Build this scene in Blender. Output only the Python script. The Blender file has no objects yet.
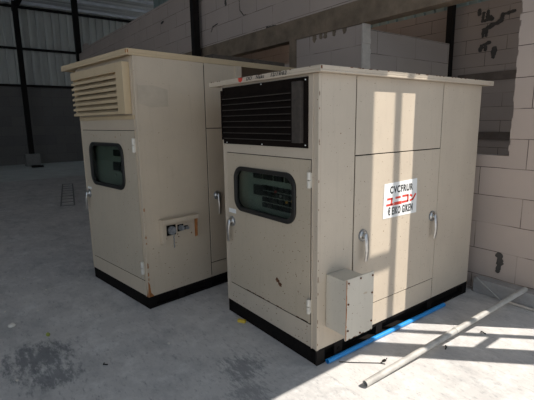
import bpy, bmesh, math, random
from mathutils import Vector, Matrix, Euler, Quaternion
random.seed(7)
sc = bpy.context.scene
COL = sc.collection
PI = math.pi

# ------------------------------------------------------------------ camera
cd = bpy.data.cameras.new('camera')
cd.sensor_fit = 'HORIZONTAL'; cd.sensor_width = 36.0
cd.lens = 416.367 / 534 * 36.0
cd.clip_start = 0.02; cd.clip_end = 300
cam = bpy.data.objects.new('camera', cd); COL.objects.link(cam)
cam.location = (1.8395, -1.7901, 1.6163)
cam.rotation_mode = 'QUATERNION'
cam.rotation_quaternion = (Matrix.Rotation(0.92305, 3, 'Z') @ Matrix.Rotation(1.38610, 3, 'X') @ Matrix.Rotation(-0.01445, 3, 'Z')).to_quaternion()
sc.camera = cam

# ------------------------------------------------------------------ light
w = bpy.data.worlds.new('sky'); sc.world = w; w.use_nodes = True
nt = w.node_tree; bg = nt.nodes['Background']
bg.inputs['Color'].default_value = (0.70, 0.83, 1.0, 1); bg.inputs['Strength'].default_value = 0.80
sd = bpy.data.lights.new('sun', 'SUN'); sd.energy = 6.9; sd.angle = math.radians(0.25); sd.color = (1.0, 0.94, 0.86)
sun = bpy.data.objects.new('sun', sd); COL.objects.link(sun)
sun.location = (20, 20, 30)
sun.rotation_mode = 'QUATERNION'
sun.rotation_quaternion = Vector((0.7071, 0.7071, 1.23)).to_track_quat('Z', 'Y')
sc.view_settings.view_transform = 'Standard'; sc.view_settings.look = 'None'
sc.view_settings.gamma = 1.0; sc.view_settings.use_curve_mapping = False
sc.view_settings.exposure = 0.0

# ------------------------------------------------------------------ materials
class NT:
    def __init__(s, name):
        s.m = bpy.data.materials.new(name); s.m.use_nodes = True
        s.t = s.m.node_tree; s.n = s.t.nodes; s.l = s.t.links
        s.b = s.n['Principled BSDF']
    def add(s, typ, **kw):
        n = s.n.new(typ)
        for k, v in kw.items(): setattr(n, k, v)
        return n
    def link(s, a, b): s.l.new(a, b)
    def coord(s, kind='Object', scale=(1, 1, 1), loc=(0, 0, 0)):
        tc = s.add('ShaderNodeTexCoord'); mp = s.add('ShaderNodeMapping')
        mp.inputs['Scale'].default_value = scale; mp.inputs['Location'].default_value = loc
        s.link(tc.outputs[kind], mp.inputs['Vector']); return mp.outputs['Vector']
    def noise(s, vec, scale, detail=4, rough=.55):
        n = s.add('ShaderNodeTexNoise'); n.inputs['Scale'].default_value = scale
        n.inputs['Detail'].default_value = detail; n.inputs['Roughness'].default_value = rough
        s.link(vec, n.inputs['Vector']); return n.outputs['Fac']
    def ramp(s, fac, stops):
        r = s.add('ShaderNodeValToRGB'); e = r.color_ramp.elements
        while len(e) < len(stops): e.new(.5)
        for i, (p, c) in enumerate(stops):
            e[i].position = p; e[i].color = (c, c, c, 1) if isinstance(c, (int, float)) else (*c, 1)
        s.link(fac, r.inputs['Fac']); return r.outputs['Color']
    def mix(s, fac, a, b, mode='MIX'):
        m = s.add('ShaderNodeMix', data_type='RGBA', blend_type=mode)
        for sock, v in ((m.inputs[0], fac), (m.inputs[6], a), (m.inputs[7], b)):
            if isinstance(v, (int, float)): sock.default_value = v
            elif isinstance(v, tuple): sock.default_value = (*v, 1)
            else: s.link(v, sock)
        return m.outputs[2]
    def bump(s, h, strength=.3, dist=.01):
        b = s.add('ShaderNodeBump'); b.inputs['Strength'].default_value = strength; b.inputs['Distance'].default_value = dist
        s.link(h, b.inputs['Height']); s.link(b.outputs[0], s.b.inputs['Normal'])
    def done(s, color=None, rough=.6, metal=0., spec=None):
        if color is not None:
            if isinstance(color, tuple): s.b.inputs['Base Color'].default_value = (*color, 1)
            else: s.link(color, s.b.inputs['Base Color'])
        if isinstance(rough, (int, float)): s.b.inputs['Roughness'].default_value = rough
        else: s.link(rough, s.b.inputs['Roughness'])
        s.b.inputs['Metallic'].default_value = metal
        if spec is not None: s.b.inputs['Specular IOR Level'].default_value = spec
        return s.m

def painted(name, c, c2, speck=.70, rough=.42, rust=(.16, .07, .03)):
    k = NT(name); v = k.coord()
    big = k.noise(v, 2.2, 5, .6); f = k.ramp(big, [(.35, 0.), (.7, 1.)])
    col = k.mix(f, c, c2)
    st = k.noise(k.coord(scale=(9, 9, 1.2)), 3.0, 4)
    col = k.mix(k.ramp(st, [(.56, 0.), (.8, .35)]), col, tuple(x * .72 for x in c))
    sp = k.noise(v, 75, 2, .5)
    col = k.mix(k.ramp(sp, [(speck, 0.), (speck + .04, 1.)]), col, rust)
    k.bump(k.noise(v, 12, 2), .05, .004)
    return k.done(col, rough, spec=.4)

def plain(name, c, rough=.5, metal=0., var=.25, scale=14, bump=0., spec=None):
    k = NT(name); v = k.coord(); n = k.noise(v, scale, 4)
    col = k.mix(k.ramp(n, [(.3, 0.), (.75, 1.)]), c, tuple(x * (1 - var) for x in c))
    if bump: k.bump(n, bump, .006)
    return k.done(col, rough, metal, spec)

def blocks(name, axis, x0, z0, c1, c2, joint, bw=.78, rh=.26, mortar=.0035):
    k = NT(name); tc = k.add('ShaderNodeTexCoord'); sx = k.add('ShaderNodeSeparateXYZ'); k.link(tc.outputs['Object'], sx.inputs[0])
    cx = k.add('ShaderNodeCombineXYZ')
    a = k.add('ShaderNodeMath', operation='SUBTRACT'); a.inputs[1].default_value = x0; k.link(sx.outputs[axis], a.inputs[0])
    b = k.add('ShaderNodeMath', operation='SUBTRACT'); b.inputs[1].default_value = z0; k.link(sx.outputs[2], b.inputs[0])
    wob = k.noise(tc.outputs['Object'], 5, 3)
    wm = k.add('ShaderNodeMath', operation='MULTIPLY_ADD'); wm.inputs[1].default_value = .012; wm.inputs[2].default_value = -.006; k.link(wob, wm.inputs[0])
    b2 = k.add('ShaderNodeMath', operation='ADD'); k.link(b.outputs[0], b2.inputs[0]); k.link(wm.outputs[0], b2.inputs[1])
    k.link(a.outputs[0], cx.inputs[0]); k.link(b2.outputs[0], cx.inputs[1])
    br = k.add('ShaderNodeTexBrick', offset=.5, offset_frequency=2, squash=1.0)
    br.inputs['Scale'].default_value = 1; br.inputs['Brick Width'].default_value = bw; br.inputs['Row Height'].default_value = rh
    br.inputs['Mortar Size'].default_value = mortar; br.inputs['Mortar Smooth'].default_value = .1; br.inputs['Bias'].default_value = 0
    br.inputs['Color1'].default_value = (*c1, 1); br.inputs['Color2'].default_value = (*c2, 1); br.inputs['Mortar'].default_value = (*joint, 1)
    k.link(cx.outputs[0], br.inputs['Vector'])
    v = k.coord()
    gaps = k.ramp(k.noise(v, 3.1, 3), [(.36, .15), (.55, 1.)])
    basec = k.mix(.5, c1, c2)
    fac = k.add('ShaderNodeMath', operation='MULTIPLY'); k.link(br.outputs['Fac'], fac.inputs[0]); k.link(gaps, fac.inputs[1])
    br.inputs['Mortar'].default_value = (*[(p + q) / 2 for p, q in zip(c1, c2)], 1)
    col = k.mix(fac.outputs[0], br.outputs['Color'], joint)
    col = k.mix(k.ramp(k.noise(v, 1.7, 5), [(.4, 0.), (.8, .5)]), col, tuple(x * .78 for x in c1))
    col = k.mix(k.ramp(k.noise(v, 60, 2), [(.71, 0.), (.75, .6)]), col, tuple(x * .4 for x in c1))
    k.bump(k.noise(v, 90, 3), .12, .004)
    return k.done(col, .92, spec=.15)

def concrete(name, c, scale=4, var=.35, rough=.9):
    k = NT(name); v = k.coord(); n = k.noise(v, scale, 8, .65); n2 = k.noise(v, scale * 9, 4)
    col = k.mix(k.ramp(n, [(.3, 0.), (.72, 1.)]), c, tuple(x * (1 - var) for x in c))
    col = k.mix(k.ramp(n2, [(.5, 0.), (.8, .4)]), col, tuple(x * .7 for x in c))
    k.bump(n2, .25, .008); return k.done(col, rough, spec=.2)

def floor_mat():
    k = NT('dusty_concrete_floor'); v = k.coord()
    c = k.mix(k.ramp(k.noise(v, 1.3, 9, .68), [(.34, 0.), (.7, 1.)]), (.58, .555, .53), (.44, .43, .42))
    c = k.mix(k.ramp(k.noise(v, 6.5, 8, .7), [(.5, 0.), (.68, .55)]), c, (.70, .68, .65))
    dst = k.noise(k.coord(scale=(1.3, 2.2, 1)), 1.9, 8, .72)
    c = k.mix(k.ramp(dst, [(.50, 0.), (.70, .6)]), c, (.30, .295, .295))
    rt = k.add('ShaderNodeMapping'); rt.inputs['Rotation'].default_value = (0, 0, .9); rt.inputs['Scale'].default_value = (1.0, 2.4, 1); k.link(v, rt.inputs['Vector'])
    c = k.mix(k.ramp(k.noise(rt.outputs[0], 1.5, 9, .74), [(.53, 0.), (.66, .5)]), c, (.30, .30, .305))
    c = k.mix(k.ramp(k.noise(v, 2.3, 9, .75), [(.54, 0.), (.64, .45)]), c, (.72, .71, .69))
    # scuffed dark wet-looking stains, each with its own place
    geo = k.coord()
    for (x, y, r, sc_, am) in ((-1.30, -1.47, .36, 5, .75), (-.98, -1.42, .24, 6, .7), (-.30, -.40, .24, 8, .6), (-.05, -.52, .2, 9, .5), (-2.9, -.5, .5, 4, .3)):
        sub = k.add('ShaderNodeVectorMath', operation='DISTANCE'); sub.inputs[1].default_value = (x, y, 0); k.link(geo, sub.inputs[0])
        near = k.add('ShaderNodeMapRange'); near.inputs[1].default_value = 0; near.inputs[2].default_value = r; near.inputs[3].default_value = .30; near.inputs[4].default_value = 0
        k.link(sub.outputs['Value'], near.inputs[0])
        ns = k.noise(k.coord(scale=(1.2, 3.2, 1)), sc_ * 1.3, 9, .75)
        ad = k.add('ShaderNodeMath', operation='ADD'); k.link(ns, ad.inputs[0]); k.link(near.outputs[0], ad.inputs[1])
        c = k.mix(k.ramp(ad.outputs[0], [(.58, 0.), (.72, am)]), c, (.12, .128, .14))
    c = k.mix(k.ramp(k.noise(v, 55, 3), [(.66, 0.), (.74, .5)]), c, (.24, .22, .21))
    k.bump(k.noise(v, 22, 6), .18, .006)
    return k.done(c, .8, spec=.25)

def ribbed(name, c, axis=1, pitch=.2, rough=.5, metal=0.):
    k = NT(name); v = k.coord(); n = k.noise(k.coord(scale=(1, 1, .15)), 3, 4)
    col = k.mix(k.ramp(n, [(.3, 0.), (.75, 1.)]), c, tuple(x * .65 for x in c))
    return k.done(col, rough, metal)

def glass_mat():
    k = NT('smoky_window_glass'); k.n.remove(k.b)
    out = [n for n in k.n if n.type == 'OUTPUT_MATERIAL'][0]
    t = k.add('ShaderNodeBsdfTransparent'); t.inputs[0].default_value = (.70, .75, .72, 1)
    g = k.add('ShaderNodeBsdfGlossy'); g.inputs['Roughness'].default_value = .03
    lw = k.add('ShaderNodeLayerWeight'); lw.inputs[0].default_value = .5
    pw = k.add('ShaderNodeMath', operation='POWER'); pw.inputs[1].default_value = 4; k.link(lw.outputs['Facing'], pw.inputs[0])
    f = k.add('ShaderNodeMath', operation='MULTIPLY_ADD'); f.inputs[1].default_value = .45; f.inputs[2].default_value = .03; k.link(pw.outputs[0], f.inputs[0])
    m = k.add('ShaderNodeMixShader'); k.link(f.outputs[0], m.inputs[0]); k.link(t.outputs[0], m.inputs[1]); k.link(g.outputs[0], m.inputs[2])
    k.link(m.outputs[0], out.inputs[0]); return k.m

def foil():
    k = NT('silver_roof_foil'); n = k.noise(k.coord(scale=(5, .12, 1)), 1.6, 5, .6)
    k.bump(n, 1.0, .12)
    return k.done(k.ramp(n, [(.35, .45), (.65, .92)]), .32, .75)

M = dict(
    tan=painted('tan_painted_steel', (.55, .47, .37), (.50, .425, .335)),
    tan2=painted('yellowed_painted_steel', (.55, .455, .34), (.50, .415, .315), speck=.72),
    tandoor=painted('tan_door_paint', (.51, .43, .325), (.46, .39, .295), speck=.70),
    boxlid=painted('pale_grey_paint', (.56, .52, .44), (.50, .46, .39), speck=.70),
    tanwarm=painted('yellower_tan_paint', (.55, .425, .265), (.50, .385, .24), speck=.73),  # yellower tan for the farther cabinet's hood and roof
    black=plain('black_bitumen_steel', (.010, .008, .007), .85, 0, .4, 30, .3, .12),
    vent=plain('dark_brown_vent_paint', (.011, .007, .005), .85, 0, .5, 20, .1, .12),
    ventgrey=plain('worn_grey_vent_strip', (.060, .048, .038), .7, 0, .5, 30),
    rubber=plain('black_rubber_gasket', (.013, .012, .010), .55),
    hinge=plain('pale_hinge_paint', (.66, .62, .54), .45, 0, .2, 30),
    inner=plain('green_grey_instrument_plate', (.33, .34, .29), .6, 0, .2, 5),
    shadeblack=plain('painted_shade_black', (.012, .011, .010), .9, spec=.05),  # near-black colour standing in for shade in seams and behind slats
    chrome=plain('worn_chrome', (.60, .59, .57), .28, 1., .35, 40),
    steel=plain('dark_structural_steel', (.016, .013, .011), .7, 0., .3, 8, 0., .15),
    galv=plain('galvanised_steel', (.42, .43, .44), .38, .85, .4, 9),
    galvd=plain('dull_zinc', (.34, .35, .36), .5, .3, .5, 40),
    purlin=plain('bright_zinc_purlin', (.85, .87, .90), .4, .2, .2, 4),
    pipe=plain('chalky_grey_pipe', (.50, .48, .44), .6, 0, .4, 12),
    boreshade=plain('pipe_bore_shade', (.02, .02, .02), .9),  # black standing in for the shade inside the pipe
    blue=plain('blue_pvc_pipe', (.015, .27, .68), .33, 0, .12, 6),
    white=plain('white_plate', (.80, .80, .78), .5, 0, .05),
    ink=plain('black_ink', (.02, .02, .02), .6),
    red=plain('red_ink', (.70, .06, .035), .55, 0, .1),
    rust=plain('rust', (.17, .065, .025), .9, 0, .6, 40, .4),
    orust=plain('orange_rust', (.42, .16, .045), .9, 0, .5, 25, .3),
    stain=plain('faded_tan_stain', (.50, .418, .318), .6, 0, .15, 9),
    aac=blocks('aac_wall_near', 0, -.05, .14, (.51, .42, .36), (.475, .39, .335), (.10, .08, .07)),
    aacb=blocks('aac_wall_rear', 0, -.3, .1, (.43, .35, .295), (.39, .32, .275), (.08, .065, .055), .56, .187),
    aacy=blocks('aac_wall_partition', 1, .1, .06, (.46, .39, .335), (.43, .365, .32), (.09, .075, .065)),
    grime=blocks('old_block_wall', 1, 0, 0, (.185, .17, .155), (.155, .145, .135), (.07, .065, .06), .8, .4),
    rawend=concrete('raw_block_end', (.66, .59, .51), 14, .2),
    beam=concrete('beam_concrete', (.29, .22, .155), 5, .5),
    band=concrete('dark_band_concrete', (.20, .155, .125), 6, .4),
    pier=concrete('grey_concrete', (.30, .285, .26), 5, .35),
    kerb=concrete('kerb_concrete', (.40, .385, .37), 7, .35),
    mortar=concrete('smeared_mortar', (.10, .09, .08), 20, .4),
    floor=floor_mat(),
    floor2=concrete('far_floor_concrete', (.58, .60, .57), 2, .25),
    sheet=ribbed('corrugated_sheet', (.68, .67, .61)),
    sheetg=ribbed('green_corrugated_sheet', (.34, .43, .40)),
    roof=foil(),
    glass=glass_mat(),
    grate=plain('dusty_grate_iron', (.22, .22, .215), .9),
    yellow=plain('yellow_foam', (.75, .52, .06), .8), pale=plain('pale_stone', (.75, .70, .62), .9), green=plain('green_wrapper', (.35, .38, .08), .6),
    wood=plain('dark_weathered_wood', (.10, .08, .062), .9, 0, .5, 12, .3),
    amber=plain('amber_lamp', (.80, .38, .05), .4), redl=plain('red_lamp', (.55, .06, .04), .4),
)

# ------------------------------------------------------------------ mesh helpers
class MB:
    def __init__(s): s.bm = bmesh.new()
    def box(s, x0, x1, y0, y1, z0, z1, rot=None, bev=0.):
        c = Vector(((x0 + x1) / 2, (y0 + y1) / 2, (z0 + z1) / 2))
        mt = Matrix.Translation(c) @ (rot.to_4x4() if rot is not None else Matrix()) @ Matrix.Diagonal((abs(x1 - x0), abs(y1 - y0), abs(z1 - z0), 1))
        r = bmesh.ops.create_cube(s.bm, size=1, matrix=mt)
        if bev:
            es = {e for v in r['verts'] for e in v.link_edges}
            bmesh.ops.bevel(s.bm, geom=list(es), offset=bev, segments=2, affect='EDGES', profile=.6)
        return s
    def cyl(s, p, q, r, r2=None, seg=20, caps=True):
        p, q = Vector(p), Vector(q); d = q - p
        mt = Matrix.Translation((p + q) / 2) @ d.to_track_quat('Z', 'Y').to_matrix().to_4x4()
        bmesh.ops.create_cone(s.bm, cap_ends=caps, segments=seg, radius1=r, radius2=r if r2 is None else r2, depth=d.length, matrix=mt)
        return s
    def tube(s, p, q, r, ri, seg=24):
        p, q = Vector(p), Vector(q); d = q - p; R = d.to_track_quat('Z', 'Y').to_matrix()
        rings = []
        for (o, rad) in ((p, ri), (p, r), (q, r), (q, ri)):
            rings.append([s.bm.verts.new(o + R @ Vector((rad * math.cos(2 * PI * i / seg), rad * math.sin(2 * PI * i / seg), 0))) for i in range(seg)])
        for k in range(4):
            a, b = rings[k], rings[(k + 1) % 4]
            for i in range(seg): s.bm.faces.new((a[i], a[(i + 1) % seg], b[(i + 1) % seg], b[i]))
        return s
    def path(s, pts, r, seg=8):
        for a, b in zip(pts, pts[1:]): s.cyl(a, b, r, seg=seg)
        for a in pts[1:-1]: bmesh.ops.create_uvsphere(s.bm, u_segments=8, v_segments=6, radius=r, matrix=Matrix.Translation(a))
        return s
    def extr(s, outer, inner, f, t):
        """polygon (2d loops) with optional hole; f maps (a,b,depth)->xyz; thickness t"""
        s2 = bmesh.new(); loops = [outer] + ([inner] if inner else [])
        vs = []; es = []
        for lp in loops:
            v = [s2.verts.new((a, b, 0)) for a, b in lp]; vs.append(v)
            es += [s2.edges.new((v[i], v[(i + 1) % len(v)])) for i in range(len(v))]
        if inner: bmesh.ops.triangle_fill(s2, edges=es, use_beauty=True)
        else: s2.faces.new(vs[0])
        tris = [[v.index for v in fc.verts] for fc in s2.faces] if not s2.verts.index_update() else []
        s2.verts.ensure_lookup_table(); co = [v.co.copy() for v in s2.verts]
        tris = [[v.index for v in fc.verts] for fc in s2.faces]
        A = [s.bm.verts.new(f(c.x, c.y, 0)) for c in co]; B = [s.bm.verts.new(f(c.x, c.y, t)) for c in co]
        for tr in tris:
            s.bm.faces.new([A[i] for i in tr]); s.bm.faces.new([B[i] for i in reversed(tr)])
        off = 0
        for lp in loops:
            n = len(lp)
            for i in range(n):
                a, b = off + i, off + (i + 1) % n
                s.bm.faces.new((A[a], A[b], B[b], B[a]))
            off += n
        s2.free(); return s
    def build(s, name, mat, parent=None, smooth=False, bevel=0.):
        bmesh.ops.recalc_face_normals(s.bm, faces=s.bm.faces)
        me = bpy.data.meshes.new(name); s.bm.to_mesh(me); s.bm.free()
        me.materials.append(M[mat] if isinstance(mat, str) else mat)
        if smooth:
            for p in me.polygons: p.use_smooth = True
            try: me.set_sharp_from_angle(angle=math.radians(40))
            except Exception: pass
        o = bpy.data.objects.new(name, me); COL.objects.link(o)
        if parent is not None: o.parent = parent
        if bevel:
            b = o.modifiers.new('bevel', 'BEVEL'); b.width = bevel; b.segments = 2; b.limit_method = 'ANGLE'
        return o

def rrect(x0, x1, z0, z1, r, n=8):
    pts = []
    for cx, cz, a0 in ((x1 - r, z1 - r, 0), (x0 + r, z1 - r, 90), (x0 + r, z0 + r, 180), (x1 - r, z0 + r, 270)):
        for i in range(n + 1):
            a = math.radians(a0 + 90 * i / n); pts.append((cx + r * math.cos(a), cz + r * math.sin(a)))
    return pts
def rect(x0, x1, z0, z1): return [(x1, z1), (x0, z1), (x0, z0), (x1, z0)]
def tag(o, label=None, cat=None, group=None, kind=None):
    if label: o['label'] = label
    if cat: o['category'] = cat
    if group: o['group'] = group
    if kind: o['kind'] = kind
    return o
def empty(name, loc=(0, 0, 0), rz=0):
    o = bpy.data.objects.new(name, None); o.empty_display_size = .2; COL.objects.link(o); o.location = loc; o.rotation_euler = (0, 0, rz); return o
def struct(o): o['kind'] = 'structure'; return o

def text_mesh(name, s, size, mat, mtx, parent, extr=.0008, sx=1., shear=0., bold=0., space=1.):
    cu = bpy.data.curves.new(name, 'FONT'); cu.body = s; cu.size = size; cu.extrude = extr; cu.shear = shear; cu.offset = bold; cu.space_character = space
    cu.align_x = 'CENTER'; cu.align_y = 'CENTER'
    t = bpy.data.objects.new(name + '_tmp', cu); COL.objects.link(t)
    bpy.context.view_layer.update()
    me = bpy.data.meshes.new_from_object(t.evaluated_get(bpy.context.evaluated_depsgraph_get()))
    bpy.data.objects.remove(t); me.materials.clear(); me.materials.append(M[mat])
    me.transform(mtx @ Matrix.Diagonal((sx, 1, 1, 1)))
    o = bpy.data.objects.new(name, me); COL.objects.link(o); o.parent = parent; return o

# ================================================================== SETTING
XL = -18.4; YA = 2.15; YB = 4.3; XR = 2.6; XP = -1.52
def roof_z(x): return 6.42 + (x - XL) * .024
struct(MB().box(-12.5, 6.0, -14, 12, -.2, 0).build('floor', 'floor'))
struct(MB().box(-19.5, -12.5, -14, 12, -.2, 0.004).build('floor_far', 'floor2'))
# left hangar wall: old blocks below, corrugated sheet above
wl = struct(MB().box(XL - .2, XL, -9, 12, 0, 3.22).build('wall_left', 'grime'))
def corrugated(name, mat, p0, p1, z0, z1, pitch, depth, nrm, parent=None):
    """trapezoid ribbed sheet from p0 to p1 (2d)"""
    bm = bmesh.new(); p0 = Vector(p0); p1 = Vector(p1); L = (p1 - p0).length; d = (p1 - p0) / L; n = Vector(nrm)
    prof = []; s = 0.
    while s < L:
        for a, h in ((0, 0), (.62, 0), (.70, 1), (.92, 1)):
            if s + a * pitch < L: prof.append((s + a * pitch, h * depth))
        s += pitch
    prof.append((L, 0))
    lo = [bm.verts.new((*(p0 + d * a + n * h), z0)) for a, h in prof]; hi = [bm.verts.new((*(p0 + d * a + n * h), z1)) for a, h in prof]
    for i in range(len(prof) - 1): bm.faces.new((lo[i], lo[i + 1], hi[i + 1], hi[i]))
    m = MB(); m.bm.free(); m.bm = bm; o = m.build(name, mat, parent)
    so = o.modifiers.new('solid', 'SOLIDIFY'); so.thickness = .002
    return o
corrugated('sheet_cladding', 'sheet', (XL - .05, -9), (XL - .05, 12), 3.22, 6.42, .30, .075, (1, 0), wl)
for i, z in enumerate((3.24, 4.7, 6.30)):
    MB().box(XL + .0, XL + .1, -9, 12, z - .045, z + .045).build('girt', 'steel', wl)
struct(MB().box(XL, XR, 11.8, 12, 0, 3.6).box(-8, XR, 11.8, 12, 3.6, 6.85).build('wall_far', 'grime'))
# near block wall (behind the cabinets): openings and beam
m = MB()
m.box(.21, 1.17, YA, YA + .1, 0, 6.2)
m.box(-1.5, .21, YA, YA + .1, 0, 1.29)
m.box(-2.65, -1.5, YA, YA + .1, 0, 2.71)
m.box(-13.2, -5.9, YA, YA + .1, 0, 2.71)
m.box(-5.9, -2.78, YA, YA + .1, 0, 2.42)
m.box(-13.0, -6.0, YA, YA + .1, 2.97, 4.09); m.box(-6.0, .21, YA, YA + .1, 2.97, 6.2)
m.box(-13.4, -13.0, YA, YA + .1, 2.71, 4.22)
m.box(-13.9, -13.4, YA, YA + .1, 2.71, 4.0)
wb = struct(m.build('wall_back', 'aac'))
struct(MB().box(-13.9, .21, YA - .02, YA + .14, 2.71, 2.97).build('trim_1', 'beam'))
struct(MB().box(-2.78, -2.65, YA - .02, YA + .12, 0, 2.71).build('trim_2', 'beam'))
# kerb along the wall foot
mk = MB(); mk.box(.025, 1.2, 2.03, YA, 0, .135, bev=.006); struct(mk.build('trim_3', 'kerb'))
# rough raw edges of the cut blocks
def rough_edge(x0, x1, y0, y1, z0, z1, side, n=26, amp=.012):
    m = MB(); 
    for i in range(n):
        a = z0 + (z1 - z0) * i / n; b = z0 + (z1 - z0) * (i + 1) / n; j = random.uniform(0, amp)
        m.box(x0 - (j if side < 0 else 0), x1 + (j if side > 0 else 0), y0, y1, a, b)
    return m
rough_edge(-1.5, -1.485, YA - .02, YA + .115, 1.29, 2.71, 1).build('block_end', 'rawend', wb)
rough_edge(.198, .21, YA, YA + .1, 1.29, 2.71, -1, 30, .02).build('block_end', 'aac', wb)
# partition running back
struct(MB().box(XP - .1, XP, YA + .1, YB - .27, 0, 2.67).build('wall_side', 'aacy'))
# rear block wall with sheeting over it
wr = struct(MB().box(-12.5, -4.2, YB, YB + .1, 0, 4.6).box(-4.2, XR, YB, YB + .1, 0, 3.2).build('wall_rear', 'aacb'))
corrugated('sheet_cladding', 'sheetg', (-12.5, YB + .05), (XR, YB + .05), 3.2, 6.92, .17, .035, (0, -1), wr)
struct(MB().box(-1.5, XR, YB - .03, YB, 2.14, 2.25).build('trim_4', 'band'))
struct(MB().box(-1.5, XR, YB - .025, YB, 1.33, 1.44).build('trim_5', 'band'))
# mortar smears on the rear wall: strokes in its plane (x, z)
def stroke(pts, wd, name, parent, y, mat='mortar'):
    m = MB()
    P = []
    for (a, b) in zip(pts, pts[1:]):
        n = max(2, int(math.dist(a, b) / .022))
        P += [(a[0] + (b[0] - a[0]) * i / n, a[1] + (b[1] - a[1]) * i / n) for i in range(n + 1)]
    for (x, z) in P:
        r = wd * random.uniform(.42, .72)
        lp = [(x + r * random.uniform(.8, 1.25) * math.cos(t), z + r * random.uniform(.7, 1.2) * math.sin(t)) for t in [2 * PI * k / 9 for k in range(9)]]
        m.extr(lp, None, lambda a, b, d: (a, y - .001 - d, b), .004 + random.uniform(0, .003))
    return m.build(name, mat, parent)
SM = [([(-1.26, 3.10), (-1.26, 3.05)], .05), ([(-1.20, 3.05), (-1.205, 2.95)], .035), ([(-1.14, 3.06), (-1.14, 2.99), (-1.10, 2.98)], .05), ([(-1.17, 2.95), (-1.08, 2.955)], .045),
      ([(-.80, 3.00), (-.94, 2.985)], .035), ([(-.94, 2.985), (-.96, 2.905)], .045), ([(-.96, 2.905), (-1.07, 2.87), (-1.17, 2.83)], .05), ([(-1.185, 2.83), (-1.19, 2.74)], .04), ([(-1.14, 2.82), (-1.145, 2.75)], .04),
      ([(-1.20, 2.62), (-1.10, 2.65)], .045), ([(-1.20, 2.62), (-1.21, 2.56)], .05), ([(-1.14, 2.60), (-1.14, 2.56)], .04), ([(-1.02, 2.56), (-1.025, 2.45)], .055)]
for pts, wd in SM: stroke(pts, wd, 'mortar_smear', wr, YB)
for pts, wd in [([(-4.42, 3.62), (-4.42, 3.54)], .045), ([(-4.02, 3.56), (-4.00, 3.36), (-3.90, 3.27), (-3.84, 3.27)], .014), ([(-4.92, 3.20), (-4.86, 3.27), (-4.70, 3.29)], .018),
                ([(-3.3, 2.98), (-3.1, 2.97)], .03), ([(-7.0, 3.72), (-6.9, 3.74)], .04), ([(.19, .37), (.20, .30), (.185, .22)], .045)]:
    stroke(pts, wd, 'mortar_smear', wb, YA)
for x in (-2.3, -2.18, -2.10, -1.95, -1.78):
    stroke([(x, 2.72), (x, 2.70 - random.uniform(.02, .06))], .05, 'mortar_smear', wb, YA, 'beam')
# right-hand wall (outside the frame): big bay, pier, sash with mullion and bars
m = MB()
y1, y2, y3, y4, y5 = 2.6 + .305, 2.6 + .515, 2.6 + .760, 2.6 + .823, 2.6 + 1.055
m.box(XR, XR + .06, -5, y1, 4.47, 6.92)
m.box(XR, XR + .06, y1, y2, 0, 6.92)
m.box(XR, XR + .06, y5, 12, 0, 6.92)
m.box(XR, XR + .06, y2, y5, 6.46, 6.92)
struct(m.build('wall_right', 'aacy'))
wn = struct(MB().box(XR, XR + .018, y3, y4, 0, 6.46).build('window_1', 'steel'))
for z, h in ((5.12, .055), (3.56, .04)):
    MB().box(XR, XR + .018, y2, y3, z - h, z + h).build('window_bar', 'steel', wn)
# front wall on the darker side of the hall
struct(MB().box(XL, -9.0, -9.2, -9, 0, 4.9).box(-9.0, -3.0, -9.2, -9, 0, 6.8).build('wall_front', 'grime'))
# roof
def roof_slab():
    m = MB(); a, b = XL - .4, 2.68
    for x0_, x1_, y0_, y1_ in ((a, -4.5, -9.2, 12.2), (-4.5, -.5, -9.2, 2.9), (-4.5, -.5, 4.2, 12.2), (-.5, b, -9.2, 12.2)):   # unseen open slot, added over the passage to brighten its walls
        v = [m.bm.verts.new((x, y, roof_z(x) + dz)) for dz in (0, .06) for (x, y) in ((x0_, y0_), (x1_, y0_), (x1_, y1_), (x0_, y1_))]
        for f in ((0, 1, 2, 3), (4, 7, 6, 5), (0, 4, 5, 1), (1, 5, 6, 2), (2, 6, 7, 3), (3, 7, 4, 0)): m.bm.faces.new([v[i] for i in f])
    return m
cl = struct(roof_slab().build('ceiling', 'roof'))
for i in range(17):
    x = XL + .5 + i * 1.25
    if x > 2.5: break
    MB().box(x - .035, x + .035, -9.1, 12, roof_z(x) - .11, roof_z(x) - .005).build('purlin', 'purlin', cl)
for y in (.95, -3.5):
    m = MB(); v = []
    for x in (XL, 2.5):
        for dy in (-.08, .08):
            for dz in (-.30, -.12): v.append(m.bm.verts.new((x, y + dy, roof_z(x) + dz)))
    for f in ((0, 1, 3, 2), (4, 6, 7, 5), (0, 4, 5, 1), (2, 3, 7, 6), (0, 2, 6, 4), (1, 5, 7, 3)): m.bm.faces.new([v[i] for i in f])
    m.build('rafter', 'steel', cl)

# steel columns
def column(x, y, s, z0, z1, label, ped=False):
    r = empty('steel_column', (x, y, 0)); tag(r, label, 'column', 'steel columns of the hall')
    m = MB(); t = s * .12; h = s / 2
    m.box(-h, h, -h, -h + t, z0, z1); m.box(-h, h, h - t, h, z0, z1); m.box(-t / 2, t / 2, -h + t, h - t, z0, z1)
    m.box(-h * .96, -h * .96 + t * .4, -h + t, h - t, z0, z1); m.box(h * .96 - t * .4, h * .96, -h + t, h - t, z0, z1)
    m.build('shaft', 'steel', r)
    if ped: MB().box(-.26, .26, -.26, .26, 0, z0, bev=.01).build('pedestal', 'pier', r)
    else: MB().box(-h - .03, h + .03, -h - .03, h + .03, 0, .02).build('base_plate', 'steel', r)
    return r
column(-17.4, .86, .18, .5, roof_z(-17.4) - .17, 'dark steel column on a concrete pedestal at far left of the hall', True)
column(-14.3, 2.24, .17, .02, roof_z(-14.3) - .17, 'dark steel column beside the toothed left end of the block wall')
column(-5.27, YA - .13, .12, .02, roof_z(-5.5) - .17, 'black steel column standing before block wall above the farther cabinet')
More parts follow.
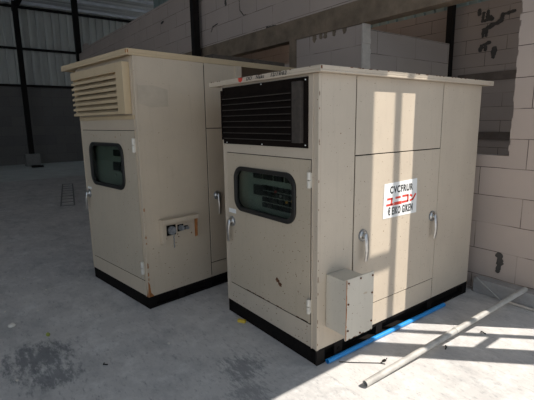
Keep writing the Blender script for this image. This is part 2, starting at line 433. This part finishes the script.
column(-1.615, YB - .105, .085, .02, roof_z(-1.6) - .17, 'black steel column at corner of block partition and stained rear wall')

# ================================================================== CABINETS
def lever_handle(parent, pos, axis, L=.175, tilt=0., r=.040):
    """axis: 'y' faces -Y, 'x' faces +X"""
    h = bpy.data.objects.new('handle_root', None)
    def P(a, d, z): return (pos[0] + a, pos[1] - d, pos[2] + z) if axis == 'y' else (pos[0] + d, pos[1] + a, pos[2] + z)
    m = MB(); m.tube(P(0, .0, 0), P(0, .010, 0), r * 1.04, r * .93); rg = m
    m = MB(); m.cyl(P(0, 0, 0), P(0, .010, 0), r * .92, seg=28); m.cyl(P(0, .010, 0), P(0, .016, 0), r * .86, r * .7, seg=28); m.cyl(P(0, .016, 0), P(0, .034, 0), r * .5, r * .42, seg=20)
    o = m.build('handle', 'chrome', parent, True); rg.build('handle_ring', 'galvd', o, True)
    m = MB(); n = 12; prev = None
    for i in range(n + 1):
        t = i / n; z = .018 - t * (L + .018); d = .034 + .012 * math.sin(t * PI * .9); a = tilt * t
        wd = .021 * (1 - .28 * t) if t > .02 else .010; th = .009 * (1 - .3 * t)
        ring = [m.bm.verts.new(P(a + wd * math.cos(q), d + th * math.sin(q), z)) for q in [2 * PI * k / 10 for k in range(10)]]
        if prev:
            for k in range(10): m.bm.faces.new((prev[k], prev[(k + 1) % 10], ring[(k + 1) % 10], ring[k]))
        else: m.bm.faces.new(ring)
        prev = ring
    m.bm.faces.new(prev)
    m.build('lever', 'chrome', o, True)
    return o

def cabinet(root, P):
    W, D, H, pl = P['W'], P['D'], P['H'], P['pl']; paint = P['paint']; t = .02; g = .0045
    (dl, dr, db, dt) = P['door']; ys, yd, zt, zb = P['side']   # side seams
    # --- body shell: slabs with true gaps at the seams
    m = MB()
    m.box(-W, -W + t, t, D - t, pl, H); m.box(-W, 0, D - t, D, pl, H); m.box(-W + t, -t, t, D - t, pl, pl + t); m.box(-W + t, -t, t, D - t, H - t, H)
    m.box(-W, 0, 0, t, dt + g, H); m.box(-W, 0, 0, t, pl, db - g * 2.2)
    m.box(-W, dl - g, 0, t, db - g * 2.2, dt + g); m.box(dr + g, 0, 0, t, db - g * 2.2, dt + g)
    # folded corner strips
    m.box(dr + .012, dr + .020, -.007, 0, pl, H)
    m.box(-.013, .004, -.004, .013, pl, H - .001)
    m.box(-W - .003, -W + .011, -.004, .011, pl, H - .001)
    m.box(-t, 0, t, ys - g, pl, H)
    if yd < D - t: m.box(-t, 0, yd + g, D - t, pl, H)
    m.box(-t, 0, ys + g, yd - g, zt + g * 1.6, H); m.box(-t, 0, ys + g, yd - g, pl, zb - g * 1.6)
    m.box(-W + t, -t - .01, .25, .26, pl + t, H - t)      # inner bulkhead
    m.build('body', paint, root, bevel=.0015)
    m = MB(); m.box(-W + .02, -.024, .0215, .0225, pl + .02, db + .05); m.box(-.024, -.023, .03, D - .03, pl + .02, H - .02); m.box(-W + .02, -.024, .0215, .0225, dt - .05, H - .02)
    m.build('gap_shade_sheet', 'shadeblack', root)  # black sheets behind the gaps so the seams read as shaded
    # side door; black strips fill the door seams, standing in for shade
    m = MB()
    m.box(-t + .001, -.004, ys - g, ys + g, pl + t, H - t); m.box(-t + .001, -.004, yd - g, min(yd + g, D - t), pl + t, H - t)
    m.box(-t + .001, -.004, ys + g, yd - g, zt, zt + g * 1.6); m.box(-t + .001, -.004, ys + g, yd - g, zb - g * 1.6, zb)
    m.box(dl - g, dl, .001, t - .001, db - g, dt + g); m.box(dr, dr + g, .001, t - .001, db - g, dt + g)
    m.box(dl, dr, .001, t - .001, db - g * 2.2, db); m.box(dl, dr, .001, t - .001, dt, dt + g)
    m.build('seam_shade_strip', 'shadeblack', root)
    sd_ = MB().box(-t, .003, ys + g, yd - g, zb, zt).build('side_door', paint, root, bevel=.002)
    for (y, z) in P['side_handles']: lever_handle(sd_, (.003, y, z), 'x', P.get('sl', .18))
    # front door with window
    (wx0, wx1, wz0, wz1, wr_) = P['win']
    m = MB(); m.extr(rect(dl, dr, db, dt), rrect(wx0 + .02, wx1 - .02, wz0 + .02, wz1 - .02, wr_ - .01), lambda a, b, d: (a, -.006 + d, b), .022)
    dk = m.build('front_door', P['doorpaint'], root, bevel=.002)
    m = MB(); m.extr(rrect(wx0, wx1, wz0, wz1, wr_), rrect(wx0 + .032, wx1 - .032, wz0 + .032, wz1 - .032, wr_ - .02), lambda a, b, d: (a, -.022 + d, b), .034)
    m.build('window_gasket', 'rubber', dk, bevel=.006)
    m = MB(); m.extr(rrect(wx0 + .024, wx1 - .024, wz0 + .024, wz1 - .024, wr_ - .015), None, lambda a, b, d: (a, -.004 + d, b), .004)
    m.build('window_glass', 'glass', dk)
    for z0, z1 in P['hinges']:
        hm = MB(); x = dr + .001; zc = (z0 + z1) / 2
        hm.cyl((x, -.019, z0), (x, -.019, zc - .003), .013, seg=14); hm.cyl((x, -.019, zc + .003), (x, -.019, z1), .013, seg=14); hm.box(x - .012, x + .012, -.016, -.005, z0 + .004, z1 - .004)
        hm.build('hinge', 'hinge', dk, True)
    lever_handle(dk, (P['handle'][0], -.006, P['handle'][1]), 'y', .165, -.012)
    s0 = P['sticker']; MB().box(s0[0], s0[1], -.0075, -.006, s0[2], s0[3]).build('sticker', 'white', dk)
    # instrument plate behind glass
    ip = MB().box(wx0 - .05, wx1 + .05, .060, .065, wz0 - .03, wz1 + .05).build('instrument_panel', 'inner', root)
    ww, wh = wx1 - wx0, wz1 - wz0; X = lambda a: wx0 + a * ww; Z = lambda b: wz1 - b * wh
    for a0, a1, b0, b1, kind in P['instr']:
        im = MB(); im.box(X(a0), X(a1), .045, .06, Z(b1), Z(b0), bev=.003)
        q = im.build(kind, 'rubber', ip)
    for a, b, mt_ in P['lamps']:
        MB().cyl((X(a), .046, Z(b)), (X(a), .036, Z(b)), .009, seg=14).build('indicator_lamp', mt_, ip, True)
    # plinth
    m = MB(); i = .001
    for (x0, x1, y0, y1) in ((-W + i, -i, i, i + .05), (-W + i, -i, D - .05 - i, D - i), (-W + i, -W + i + .05, i, D - i)):
        m.box(x0, x1, y0, y1, 0, pl)
    m.box(-.05 - i, -i, i, D - i, pl - .022, pl); m.box(-.05 - i, -i, i, D - i, 0, .018); m.box(-.05 - i, -.042 - i, i, D - i, 0, pl)
    for y0 in P['webs']: m.box(-.05 - i, -i + .002, y0, y0 + .07, 0, pl)
    m.build('plinth', 'black', root)
    # roof with folded lip
    ol, orr, of, ob, rt = P['roof']
    m = MB(); x0, x1, y0, y1 = -W - ol, orr, -of, P.get('roofD', D) + ob
    m.box(x0, x1, y0, y1, H + rt * .35, H + rt); e = .012
    m.box(x0, x1, y0, y0 + e, H + .0, H + rt * .36); m.box(x0, x1, y1 - e, y1, H, H + rt * .36); m.box(x0, x0 + e, y0 + e, y1 - e, H, H + rt * .36); m.box(x1 - e, x1, y0 + e, y1 - e, H, H + rt * .36)
    m.box(-W + .01, -.005, .01, D - .01, H, H + rt * .36)
    return m.build('roof', P.get('roofpaint', paint), root, bevel=.003), (x0, x1, y0, y1)

def blob(parent, f, pts, mat, th=.0012, name='rust_patch'):
    m = MB(); m.extr(pts, None, f, th); return m.build(name, mat, parent)
def rnd_poly(cx, cz, rx, rz, n=11):
    return [(cx + rx * random.uniform(.6, 1.15) * math.cos(2 * PI * k / n), cz + rz * random.uniform(.6, 1.15) * math.sin(2 * PI * k / n)) for k in range(n)]

# ---------- nearer cabinet
c1 = empty('power_cabinet', (0, 0, 0))
tag(c1, 'nearer tan steel power cabinet with black louvre, white sign and side junction box', 'cabinet')
W1, D1, H1 = 1.10, 1.96, 1.90
roof1, rb = cabinet(c1, dict(W=W1, D=D1, H=H1, pl=.11, paint='tan', doorpaint='tandoor', door=(-1.045, -.064, .283, 1.380), side=(.335, 1.358, 1.387, .292),
    side_handles=[(.427, .834), (1.285, .844)], win=(-.936, -.198, .930, 1.283, .10), hinges=[(1.205, 1.305), (.36, .46)], handle=(-.992, .822), sticker=(-1.036, -.935, .893, .928),
    instr=[(.24, .38, .13, .24, 'meter'), (.41, .55, .13, .24, 'meter'), (.58, .72, .13, .24, 'meter'), (.75, .87, .13, .24, 'meter'), (.90, .99, .13, .24, 'meter'),
           (.24, .38, .38, .60, 'switch')] + [(.39 + .09 * i, .46 + .09 * i, .36 + .125 * j, .46 + .125 * j, 'breaker') for i in range(6) for j in range(4)],
    lamps=[(.62, .45, 'redl'), (.70, .52, 'chrome'), (.79, .62, 'amber'), (.87, .58, 'amber'), (.2, .75, 'chrome')],
    roof=(.138, .055, .041, .098, .038), webs=(.002, .62, 1.30, 1.88)))
# black louvre
m = MB(); m.box(-1.082, -.088, -.010, 0, 1.452, 1.886); vf = m.build('vent_frame', 'vent', c1, bevel=.002)
for (x, z) in ((-.105, 1.470), (-.105, 1.868), (-1.03, 1.462), (-.56, 1.462), (-.56, 1.876)):
    MB().cyl((x, -.010, z), (x, -.014, z), .0045, seg=10).build('screw', 'white', vf)
MB().box(-1.058, -1.051, -.042, -.010, 1.484, 1.862).build('vent_end_strip', 'vent', c1)
NS = 8
for i in range(NS):
    z = 1.498 + i * (1.840 - 1.498) / NS
    m = MB(); m.box(-1.051, -.212, -.026, -.012, z - .003, z + .030, rot=Euler((math.radians(-30), 0, 0)).to_matrix()); sl = m.build('slat', 'vent', c1)
    MB().box(-1.045, -.22, -.0365, -.0335, z - .004, z + .0005).build('slat_edge', 'ventgrey', sl)
MB().box(-.205, -.123, -.040, -.010, 1.484, 1.862).build('vent_end_strip', 'ventgrey', c1, bevel=.003)
# roof lip writing and red mark
RX = Matrix.Rotation(PI / 2, 4, 'X')   # text facing -Y
yl = -.0415
for wd_, xx in (('DO', -.665), ('Naks', -.535), ('12/19/62', -.335)):
    text_mesh('handwritten_note', wd_, .034, 'ink', Matrix.Translation((xx, yl, 1.921)) @ RX, roof1, sx=1.25, shear=.25, bold=.0006, space=1.12)
blob(roof1, lambda a, b, d: (a, yl - d, b), [(-.80, 1.936), (-.745, 1.938), (-.748, 1.915), (-.772, 1.902), (-.797, 1.914)], 'red', .001, 'red_mark')
for s in range(14):
    x = random.uniform(-1.2, 0); blob(roof1, lambda a, b, d: (a, yl - d, b), rnd_poly(x, 1.935, random.uniform(.004, .018), .003, 8), 'rust')
for s in range(22):
    y = random.uniform(0, 2.0); blob(roof1, lambda a, b, d: (.0555 + d, a, b), rnd_poly(y, 1.936, random.uniform(.004, .02), .003, 8), 'rust')
blob(roof1, lambda a, b, d: (.0555 + d, a, b), rnd_poly(-.033, 1.925, .007, .012, 9), 'rust')
# rust on front door, lower panel
for (x, z, rx, rz) in ((-.41, .488, .016, .02), (-.375, .465, .02, .013), (-.39, .478, .008, .022), (-.37, .455, .014, .007)):
    blob(c1, lambda a, b, d: (a, -.0065 - d, b), rnd_poly(x, z, rx, rz), 'rust')
for s in range(70):
    x = random.uniform(-1.03, -.08); z = random.choice([random.uniform(.13, .26), random.uniform(.3, .85)])
    yy = -.0005 if z < .28 else -.0065
    blob(c1, lambda a, b, d: (a, yy - d, b), rnd_poly(x, z, random.uniform(.002, .005), random.uniform(.002, .006), 6), 'rust', .0006, 'paint_chip')
for s in range(16):
    x = random.uniform(-1.03, -.1); blob(c1, lambda a, b, d: (a, -.0065 - d, b), rnd_poly(x, .287, random.uniform(.01, .04), .003, 8), 'rust', .0006, 'paint_chip')
for s in range(14):
    z = random.uniform(.12, 1.85); blob(c1, lambda a, b, d: (.0045 + d, a, b), rnd_poly(.002, z, .003, random.uniform(.004, .02), 7), 'rust', .0006, 'paint_chip')
for s in range(60):
    y = random.uniform(.02, 1.9); z = random.uniform(.13, 1.2)
    if .64 < y < 1.07 and z > .9: continue
    blob(c1, lambda a, b, d: (.0035 + d, a, b), rnd_poly(y, z, random.uniform(.0015, .004), random.uniform(.0015, .0035), 6), 'rust', .0005, 'paint_chip')
# sign on side door
S = MB(); S.extr([(.651, 1.169), (1.051, 1.178), (1.060, .908), (.646, .914)], None, lambda a, b, d: (.0035 + d, a, b), .0015)
sg = S.build('sign_plate', 'white', c1)
TX = Matrix.Rotation(PI / 2, 4, 'Z') @ Matrix.Rotation(PI / 2, 4, 'X')  # text facing +X, reading along +Y
TL = lambda y, z: Matrix.Translation((.0056, y, z)) @ Matrix.Rotation(math.radians(0), 4, 'X') @ TX
text_mesh('sign_lettering', 'CVCFRUR', .072, 'ink', TL(.856, 1.116), sg, sx=.80, bold=.0018, space=1.14)
text_mesh('sign_lettering', '\u20ac EIKO GIKEN', .078, 'ink', TL(.855, .957), sg, sx=.55, bold=.0022, space=1.14)
def kana(strokes, y0, z0, s, parent):
    m = MB()
    for (a0, b0, a1, b1, wd) in strokes:
        A = Vector((a0, b0)); B = Vector((a1, b1)); d = (B - A).normalized(); n = Vector((-d.y, d.x)) * wd / 2
        lp = [A + n - d * wd * .3, A - n - d * wd * .3, B - n + d * wd * .3, B + n + d * wd * .3]
        m.extr([(y0 + p.x * s * 1.0, z0 + p.y * s * .82) for p in lp], None, lambda a, b, dd: (.005 + dd, a, b), .001)
    return m.build('red_lettering', 'red', parent)
KW = .25
kana([(.12, .84, .80, .84, KW), (.80, .84, .70, .12, KW), (0, .12, 1, .12, KW)], .685, 1.003, .074, sg)          # yu
kana([(.15, .84, .85, .84, KW), (0, .14, 1, .14, KW * 1.5)], .780, 1.004, .074, sg)                             # ni
kana([(.05, .86, .92, .86, KW), (.92, .86, .92, .12, KW), (.0, .12, .92, .12, KW)], .872, 1.006, .074, sg)      # ko
kana([(.05, .82, .34, .66, KW), (.08, .12, .55, .22, KW), (.55, .22, .98, .82, KW)], .965, 1.007, .074, sg)     # n
# junction box on the side
jb = MB().box(.003, .176, .078, .262, .262, .632).build('junction_box', 'boxlid', c1, bevel=.002)
jl = MB().box(.176, .184, .072, .338, .234, .645, bev=.002).build('lid', 'boxlid', jb)
MB().box(.172, .176, .074, .30, .24, .64).build('lid_flange', 'boxlid', jb)
for (y, z) in ((.092, .62), (.205, .628), (.322, .62), (.322, .50), (.322, .30), (.21, .25), (.092, .48), (.092, .30)):
    MB().cyl((.184, y, z), (.189, y, z), .0065, seg=10).build('screw', 'rust', jb)
blob(jb, lambda a, b, d: (.1842 + d, a, b), [(.072, .236), (.0795, .238), (.077, .33), (.081, .43), (.076, .52), (.080, .60), (.079, .643), (.072, .643)], 'orust', .0005)
for s in range(8):
    z = random.uniform(.25, .64); blob(jb, lambda a, b, d: (.1842 + d, a, b), rnd_poly(.077, z, .004, random.uniform(.006, .03), 7), 'orust', .0006)
for s in range(7):
    y = random.uniform(.08, .33); blob(jb, lambda a, b, d: (.1842 + d, a, b), rnd_poly(y, .238, random.uniform(.005, .016), .003, 7), 'rust', .0006)
blob(jb, lambda a, b, d: (.1842 + d, a, b), rnd_poly(.255, .515, .028, .008), 'stain', .0004)
# corner lug with bolt on plinth
lg = MB().box(-.004, .004, .165, .245, .005, .108).build('plinth_lug', 'steel', c1)
MB().cyl((.004, .205, .06), (.012, .205, .06), .016, seg=6).build('bolt', 'black', lg)
MB().box(-.012, 0.003, -.002, .07, 0, .108).build('plinth_corner', 'steel', c1)

# ---------- farther cabinet
c2 = empty('power_cabinet', (-1.5519, -.5424, 0), .13126)
tag(c2, 'farther tan steel power cabinet with tan slatted louvre hood and side sockets', 'cabinet')
W2, H2 = 1.17, 2.154
roof2, rb2 = cabinet(c2, dict(W=W2, D=1.14, H=H2, pl=.11, paint='tan2', doorpaint='tandoor', door=(-1.135, -.052, .258, 1.562), side=(.692, 1.12, 1.564, .26),
    side_handles=[(.79, .925)], win=(-.978, -.268, 1.035, 1.452, .10), hinges=[(1.385, 1.50), (.318, .43)], handle=(-1.09, .925), sticker=(-1.125, -1.03, .975, .995),
    instr=[(.55, .92, .16, .30, 'meter'), (.52, .70, .43, .62, 'switch'), (.74, .96, .42, .66, 'breaker')],
    lamps=[(.6, .72, 'chrome')],
    roofpaint='tanwarm', roof=(.25, .007, .052, .0, .051), roofD=2.10, webs=(.002, .30, .62, 1.06)))
# rear compartment, open under the canopy
m = MB(); m.box(-W2, -.01, 1.145, 2.0, .11, 1.72); m.build('rear_compartment', 'tan2', c2, bevel=.004)
MB().box(-W2 + .01, -.02, 1.15, 1.99, 0, .11).build('rear_plinth', 'black', c2)
for x in (-W2 + .03, -.05):
    MB().box(x - .02, x + .02, 1.95, 1.99, 1.72, H2 + .02).build('canopy_post', 'tan2', c2)
MB().box(-.03, .018, 1.06, 1.135, 1.75, H2).build('corner_post', 'tan2', c2, bevel=.003)
# louvre hood
m = MB(); y0 = -.062
m.box(-1.158, -.192, y0, 0, 2.040, 2.112); m.box(-.192, -.068, y0, 0, 1.700, 2.112); m.box(-1.150, -1.142, y0 + .02, 0, 1.700, 2.040)
m.build('louvre_hood', 'tanwarm', c2, bevel=.002)
MB().box(-1.142, -.192, -.004, -.0005, 1.700, 2.040).build('louvre_shade_sheet', 'shadeblack', c2)  # black sheet imitates the shade behind the slats
for i in range(7):
    z = 1.700 + i * .0487
    m = MB(); m.box(-1.158, -.192, y0, y0 + .003, z, z + .022)
    m.extr([(y0 + .003, z + .019), (y0 + .003, z + .022), (-.004, z + .062), (-.004, z + .059)], None, lambda a, b, d: (-1.142 + d, a, b), .95)
    m.build('slat', 'tanwarm', c2)
MB().box(-1.165, -.03, -.010, 0, 1.655, 1.690).build('ledge', 'tanwarm', c2, bevel=.002)
# stains and chips
blob(c2, lambda a, b, d: (.0045 + d, a, b), [(.02, 1.925), (.16, 1.93), (.30, 1.90), (.30, 1.76), (.14, 1.75), (.02, 1.78)], 'stain', .0004, 'stain')
for s in range(12):
    y = random.uniform(.02, .35); z = 1.90 + random.uniform(-.05, .06)
    blob(c2, lambda a, b, d: (.0048 + d, a, b), rnd_poly(y, z, random.uniform(.004, .014), .004, 7), 'stain', .0005, 'stain')
for s in range(12):
    z = random.uniform(.12, .9); blob(c2, lambda a, b, d: (.0048 + d, a, b), rnd_poly(.006, z, .006, random.uniform(.006, .022), 7), 'orust', .0006)
for s in range(26):
    y = random.uniform(.03, .65); z = random.uniform(.13, .55)
    blob(c2, lambda a, b, d: (.0005 + d, a, b), rnd_poly(y, z, random.uniform(.003, .012), random.uniform(.001, .003), 7), 'rust', .0005, 'paint_chip')
for s in range(14):
    x = random.uniform(-1.0, -.15); z = random.choice([1.52, .3, .5]) + random.uniform(-.02, .02)
    blob(c2, lambda a, b, d: (a, -.0065 - d, b), rnd_poly(x, z, random.uniform(.003, .008), random.uniform(.002, .005), 7), 'orust', .0005, 'paint_chip')
blob(c2, lambda a, b, d: (.0048 + d, a, b), [(-.003, .112), (.05, .112), (.02, .15), (.012, .23), (-.003, .26)], 'orust', .0005)
blob(c2, lambda a, b, d: (a, -.0048 - d, b), [(.003, .112), (-.03, .112), (-.012, .15), (.003, .20)], 'orust', .0005)
blob(roof2, lambda a, b, d: (a, -.0525 - d, b), rnd_poly(-.005, H2 + .03, .008, .014), 'orust')
blob(roof2, lambda a, b, d: (.0075 + d, a, b), rnd_poly(-.043, H2 + .03, .006, .016), 'orust')
# socket panel
sp = MB().box(.0, .006, .150, .505, .585, .775).build('socket_panel', 'tan2', c2)
hd = MB(); hd.box(0, .066, .138, .525, .782, .788); hd.box(.060, .066, .138, .525, .752, .782); hd.build('hood', 'tan2', sp); MB().box(.046, .051, .146, .176, .575, .752).build('hood_cheek', 'tan2', sp)
MB().extr([(0, .79), (.06, .775), (.045, .575), (0, .56)], None, lambda a, b, d: (a, .142 + d, b), .004).build('hood_cheek', 'tan2', sp)
MB().extr([(0, .79), (.06, .775), (.045, .575), (0, .56)], None, lambda a, b, d: (a, .515 + d, b), .004).build('hood_cheek', 'tan2', sp)
blob(sp, lambda a, b, d: (a, .5135 - d, b), [(.002, .785), (.055, .772), (.044, .58), (.002, .565)], 'orust', .001)
for (y, z, r) in ((.255, .675, .040), (.352, .680, .027), (.412, .672, .016)):
    m = MB(); m.cyl((.006, y, z), (.034, y, z), r, r * .92, seg=24); m.cyl((.034, y, z), (.048, y, z), r * .72, seg=24)
    s_ = m.build('socket', 'galvd', sp, True)
    m = MB(); m.box(.004, .010, y - r * 1.15, y + r * 1.15, z - r * 1.15, z + r * 1.15); m.build('socket_flange', 'steel', sp)
m = MB(); m.path([(.012 + .004 * math.sin(i * 2.1), .275 + .004 * (i % 2), .635 - .016 * i) for i in range(9)], .0045, 6); m.build('chain', 'galvd', sp)
for (y, z) in ((.32, .625), (.47, .61), (.20, .605), (.33, .60), (.36, .56)):
    blob(sp, lambda a, b, d: (.0065 + d, a, b), rnd_poly(y, z, .008, .008, 8), 'rust', .0006) if z > .59 else None

# plank lying on the farther cabinet's roof
pk = empty('timber_plank', (-1.5519, -.5424, H2 + .051), .13126)
tag(pk, 'dark weathered plank lying on top of the farther cabinet roof', 'plank')
m = MB(); m.box(-.16, -.02, .82, 1.80, 0, .042, bev=.003); o = m.build('board', 'wood', pk)

# ================================================================== LOOSE THINGS
r = .017
o = MB().tube((.026, .075, r), (.036, 1.51, r), r, r * .82).build('plastic_pipe', 'blue', None, True); tag(o, 'bright blue plastic pipe on floor along the base of the nearer cabinet', 'pipe')
gp = empty('metal_pipe', (.35, .07, 0)); tag(gp, 'long chalky grey metal pipe lying from open floor up onto the wall kerb', 'pipe')
R0 = .0215; A = Vector((.350, .075, R0)) - gp.location; B = Vector((.470, 2.045, .137 + R0)) - gp.location; d = (B - A).normalized()
MB().tube(A, B, R0, R0 * .84).build('tube', 'pipe', gp, True)
c = A + d * .95; MB().tube(c - d * .012, c + d * .012, R0 * 1.10, R0).build('coupling_ring', 'pipe', gp, True)
MB().cyl(A + d * .03, A + d * .034, R0 * .83).build('bore_shade_disc', 'boreshade', gp)  # black disc imitates the dark of the open pipe end
o = MB().cyl((.060, 2.026, .143), (.290, 2.005, .008), .007, seg=10).build('steel_rod', 'pipe', None, True); tag(o, 'thin rod leaning from the floor against the left end of kerb', 'rod')
o = MB().cyl((.335, 2.000, .012), (.95, 2.006, .012), .012, seg=12).build('steel_rod', 'rawend', None, True); tag(o, 'pale thicker rod lying on the floor along the kerb, running out of frame', 'rod')
m = MB(); m.path([(.062, .150, .004), (.13, .220, .004), (.246, .355, .004), (.252, .40, .006), (.246, .43, .012)], .0028, 6); m.path([(.246, .355, .004), (.275, .372, .004)], .0028, 6)
m.box(.238, .254, .388, .412, .0, .010)
o = m.build('wire_hook', 'steel'); tag(o, 'thin bent wire lying between blue pipe and grey pipe', 'wire')
def crumb(name, x, y, rx, ry, rz, mat, label, cat, group=None, box=False):
    m = MB()
    if box: m.box(-rx, rx, -ry, ry, 0, rz * 2, rot=Euler((0, 0, .5)).to_matrix(), bev=.003)
    else:
        bmesh.ops.create_icosphere(m.bm, subdivisions=2, radius=1)
        for v in m.bm.verts: v.co *= random.uniform(.8, 1.1)
        for v in m.bm.verts: v.co = Vector((v.co.x * rx, v.co.y * ry, max(0, v.co.z * rz + rz * .8)))
    o = m.build(name, mat); o.location = (x, y, 0.0); tag(o, label, cat, group); return o
crumb('foam_block', -.835, -.045, .034, .014, .012, 'yellow', 'small yellow foam block on floor beside the nearer cabinet front', 'block', box=True)
crumb('stone', -1.949, -1.557, .036, .028, .018, 'pale', 'largest pale stone on dark floor at lower left', 'stone')
crumb('wrapper', -1.598, -1.352, .022, .016, .016, 'green', 'crumpled green and white wrapper on floor at lower left', 'wrapper')
for (x, y, lb) in ((-2.312, -1.571, 'pale chip on floor at the left picture edge behind the largest stone'), (-2.148, -1.337, 'pale chip on floor, second from the left picture edge'),
                   (-3.123, -1.319, 'pale chip on floor, left one of the two nearest the farther cabinet'), (-2.634, -1.19, 'pale chip on floor, right one of the two nearest the farther cabinet'),
                   (-1.078, -1.623, 'pale chip in the dark floor stain at lower left'), (-.891, -.661, 'white chip alone on open floor before the gap between cabinets')):
    crumb('stone_chip', x, y, .014, .009, .005, 'pale', lb, 'stone', 'pale chips on the floor')
for pts, lb in (([(.46, 1.31, .004), (.475, 1.295, .012), (.50, 1.30, .004)], 'tiny dark twig on sunlit floor right of the grey pipe'),
                ([(.40, .905, .004), (.418, .885, .010), (.425, .86, .004)], 'tiny dark twig on floor just before the middle of grey pipe'),
                ([(-.93, -1.12, .004), (-.905, -1.13, .01), (-.895, -1.105, .004)], 'tiny dark twig alone on floor at bottom left')):
    m = MB(); m.path(pts, .005, 6); o = m.build('twig', 'ink'); tag(o, lb, 'twig', 'dark twigs on the floor')
# drain grate and dark slab in the dim hall
gr = empty('drain_grate', (-8.96, .36, 0)); tag(gr, 'narrow drain grate set in the dim floor left of farther cabinet', 'grate')
m = MB(); x0, x1, y0, y1 = -1.75, 1.75, -.14, .14
m.box(x0, x1, y0, y0 + .03, 0, .012); m.box(x0, x1, y1 - .03, y1, 0, .012)
m.build('frame', 'grate', gr)
for i in range(9):
    xx = x0 + i * (x1 - x0 - .04) / 8; MB().box(xx, xx + .04, y0 + .03, y1 - .03, 0, .008).build('bar', 'grate', gr)
gr.rotation_euler = (0, 0, math.radians(-12))
o = MB().box(-.12, .12, -.2, .2, 0, .08, bev=.01).build('dark_slab', 'steel'); o.location = (-16.6, .9, .004); tag(o, 'flat dark slab on floor before the far column pedestal', 'slab')
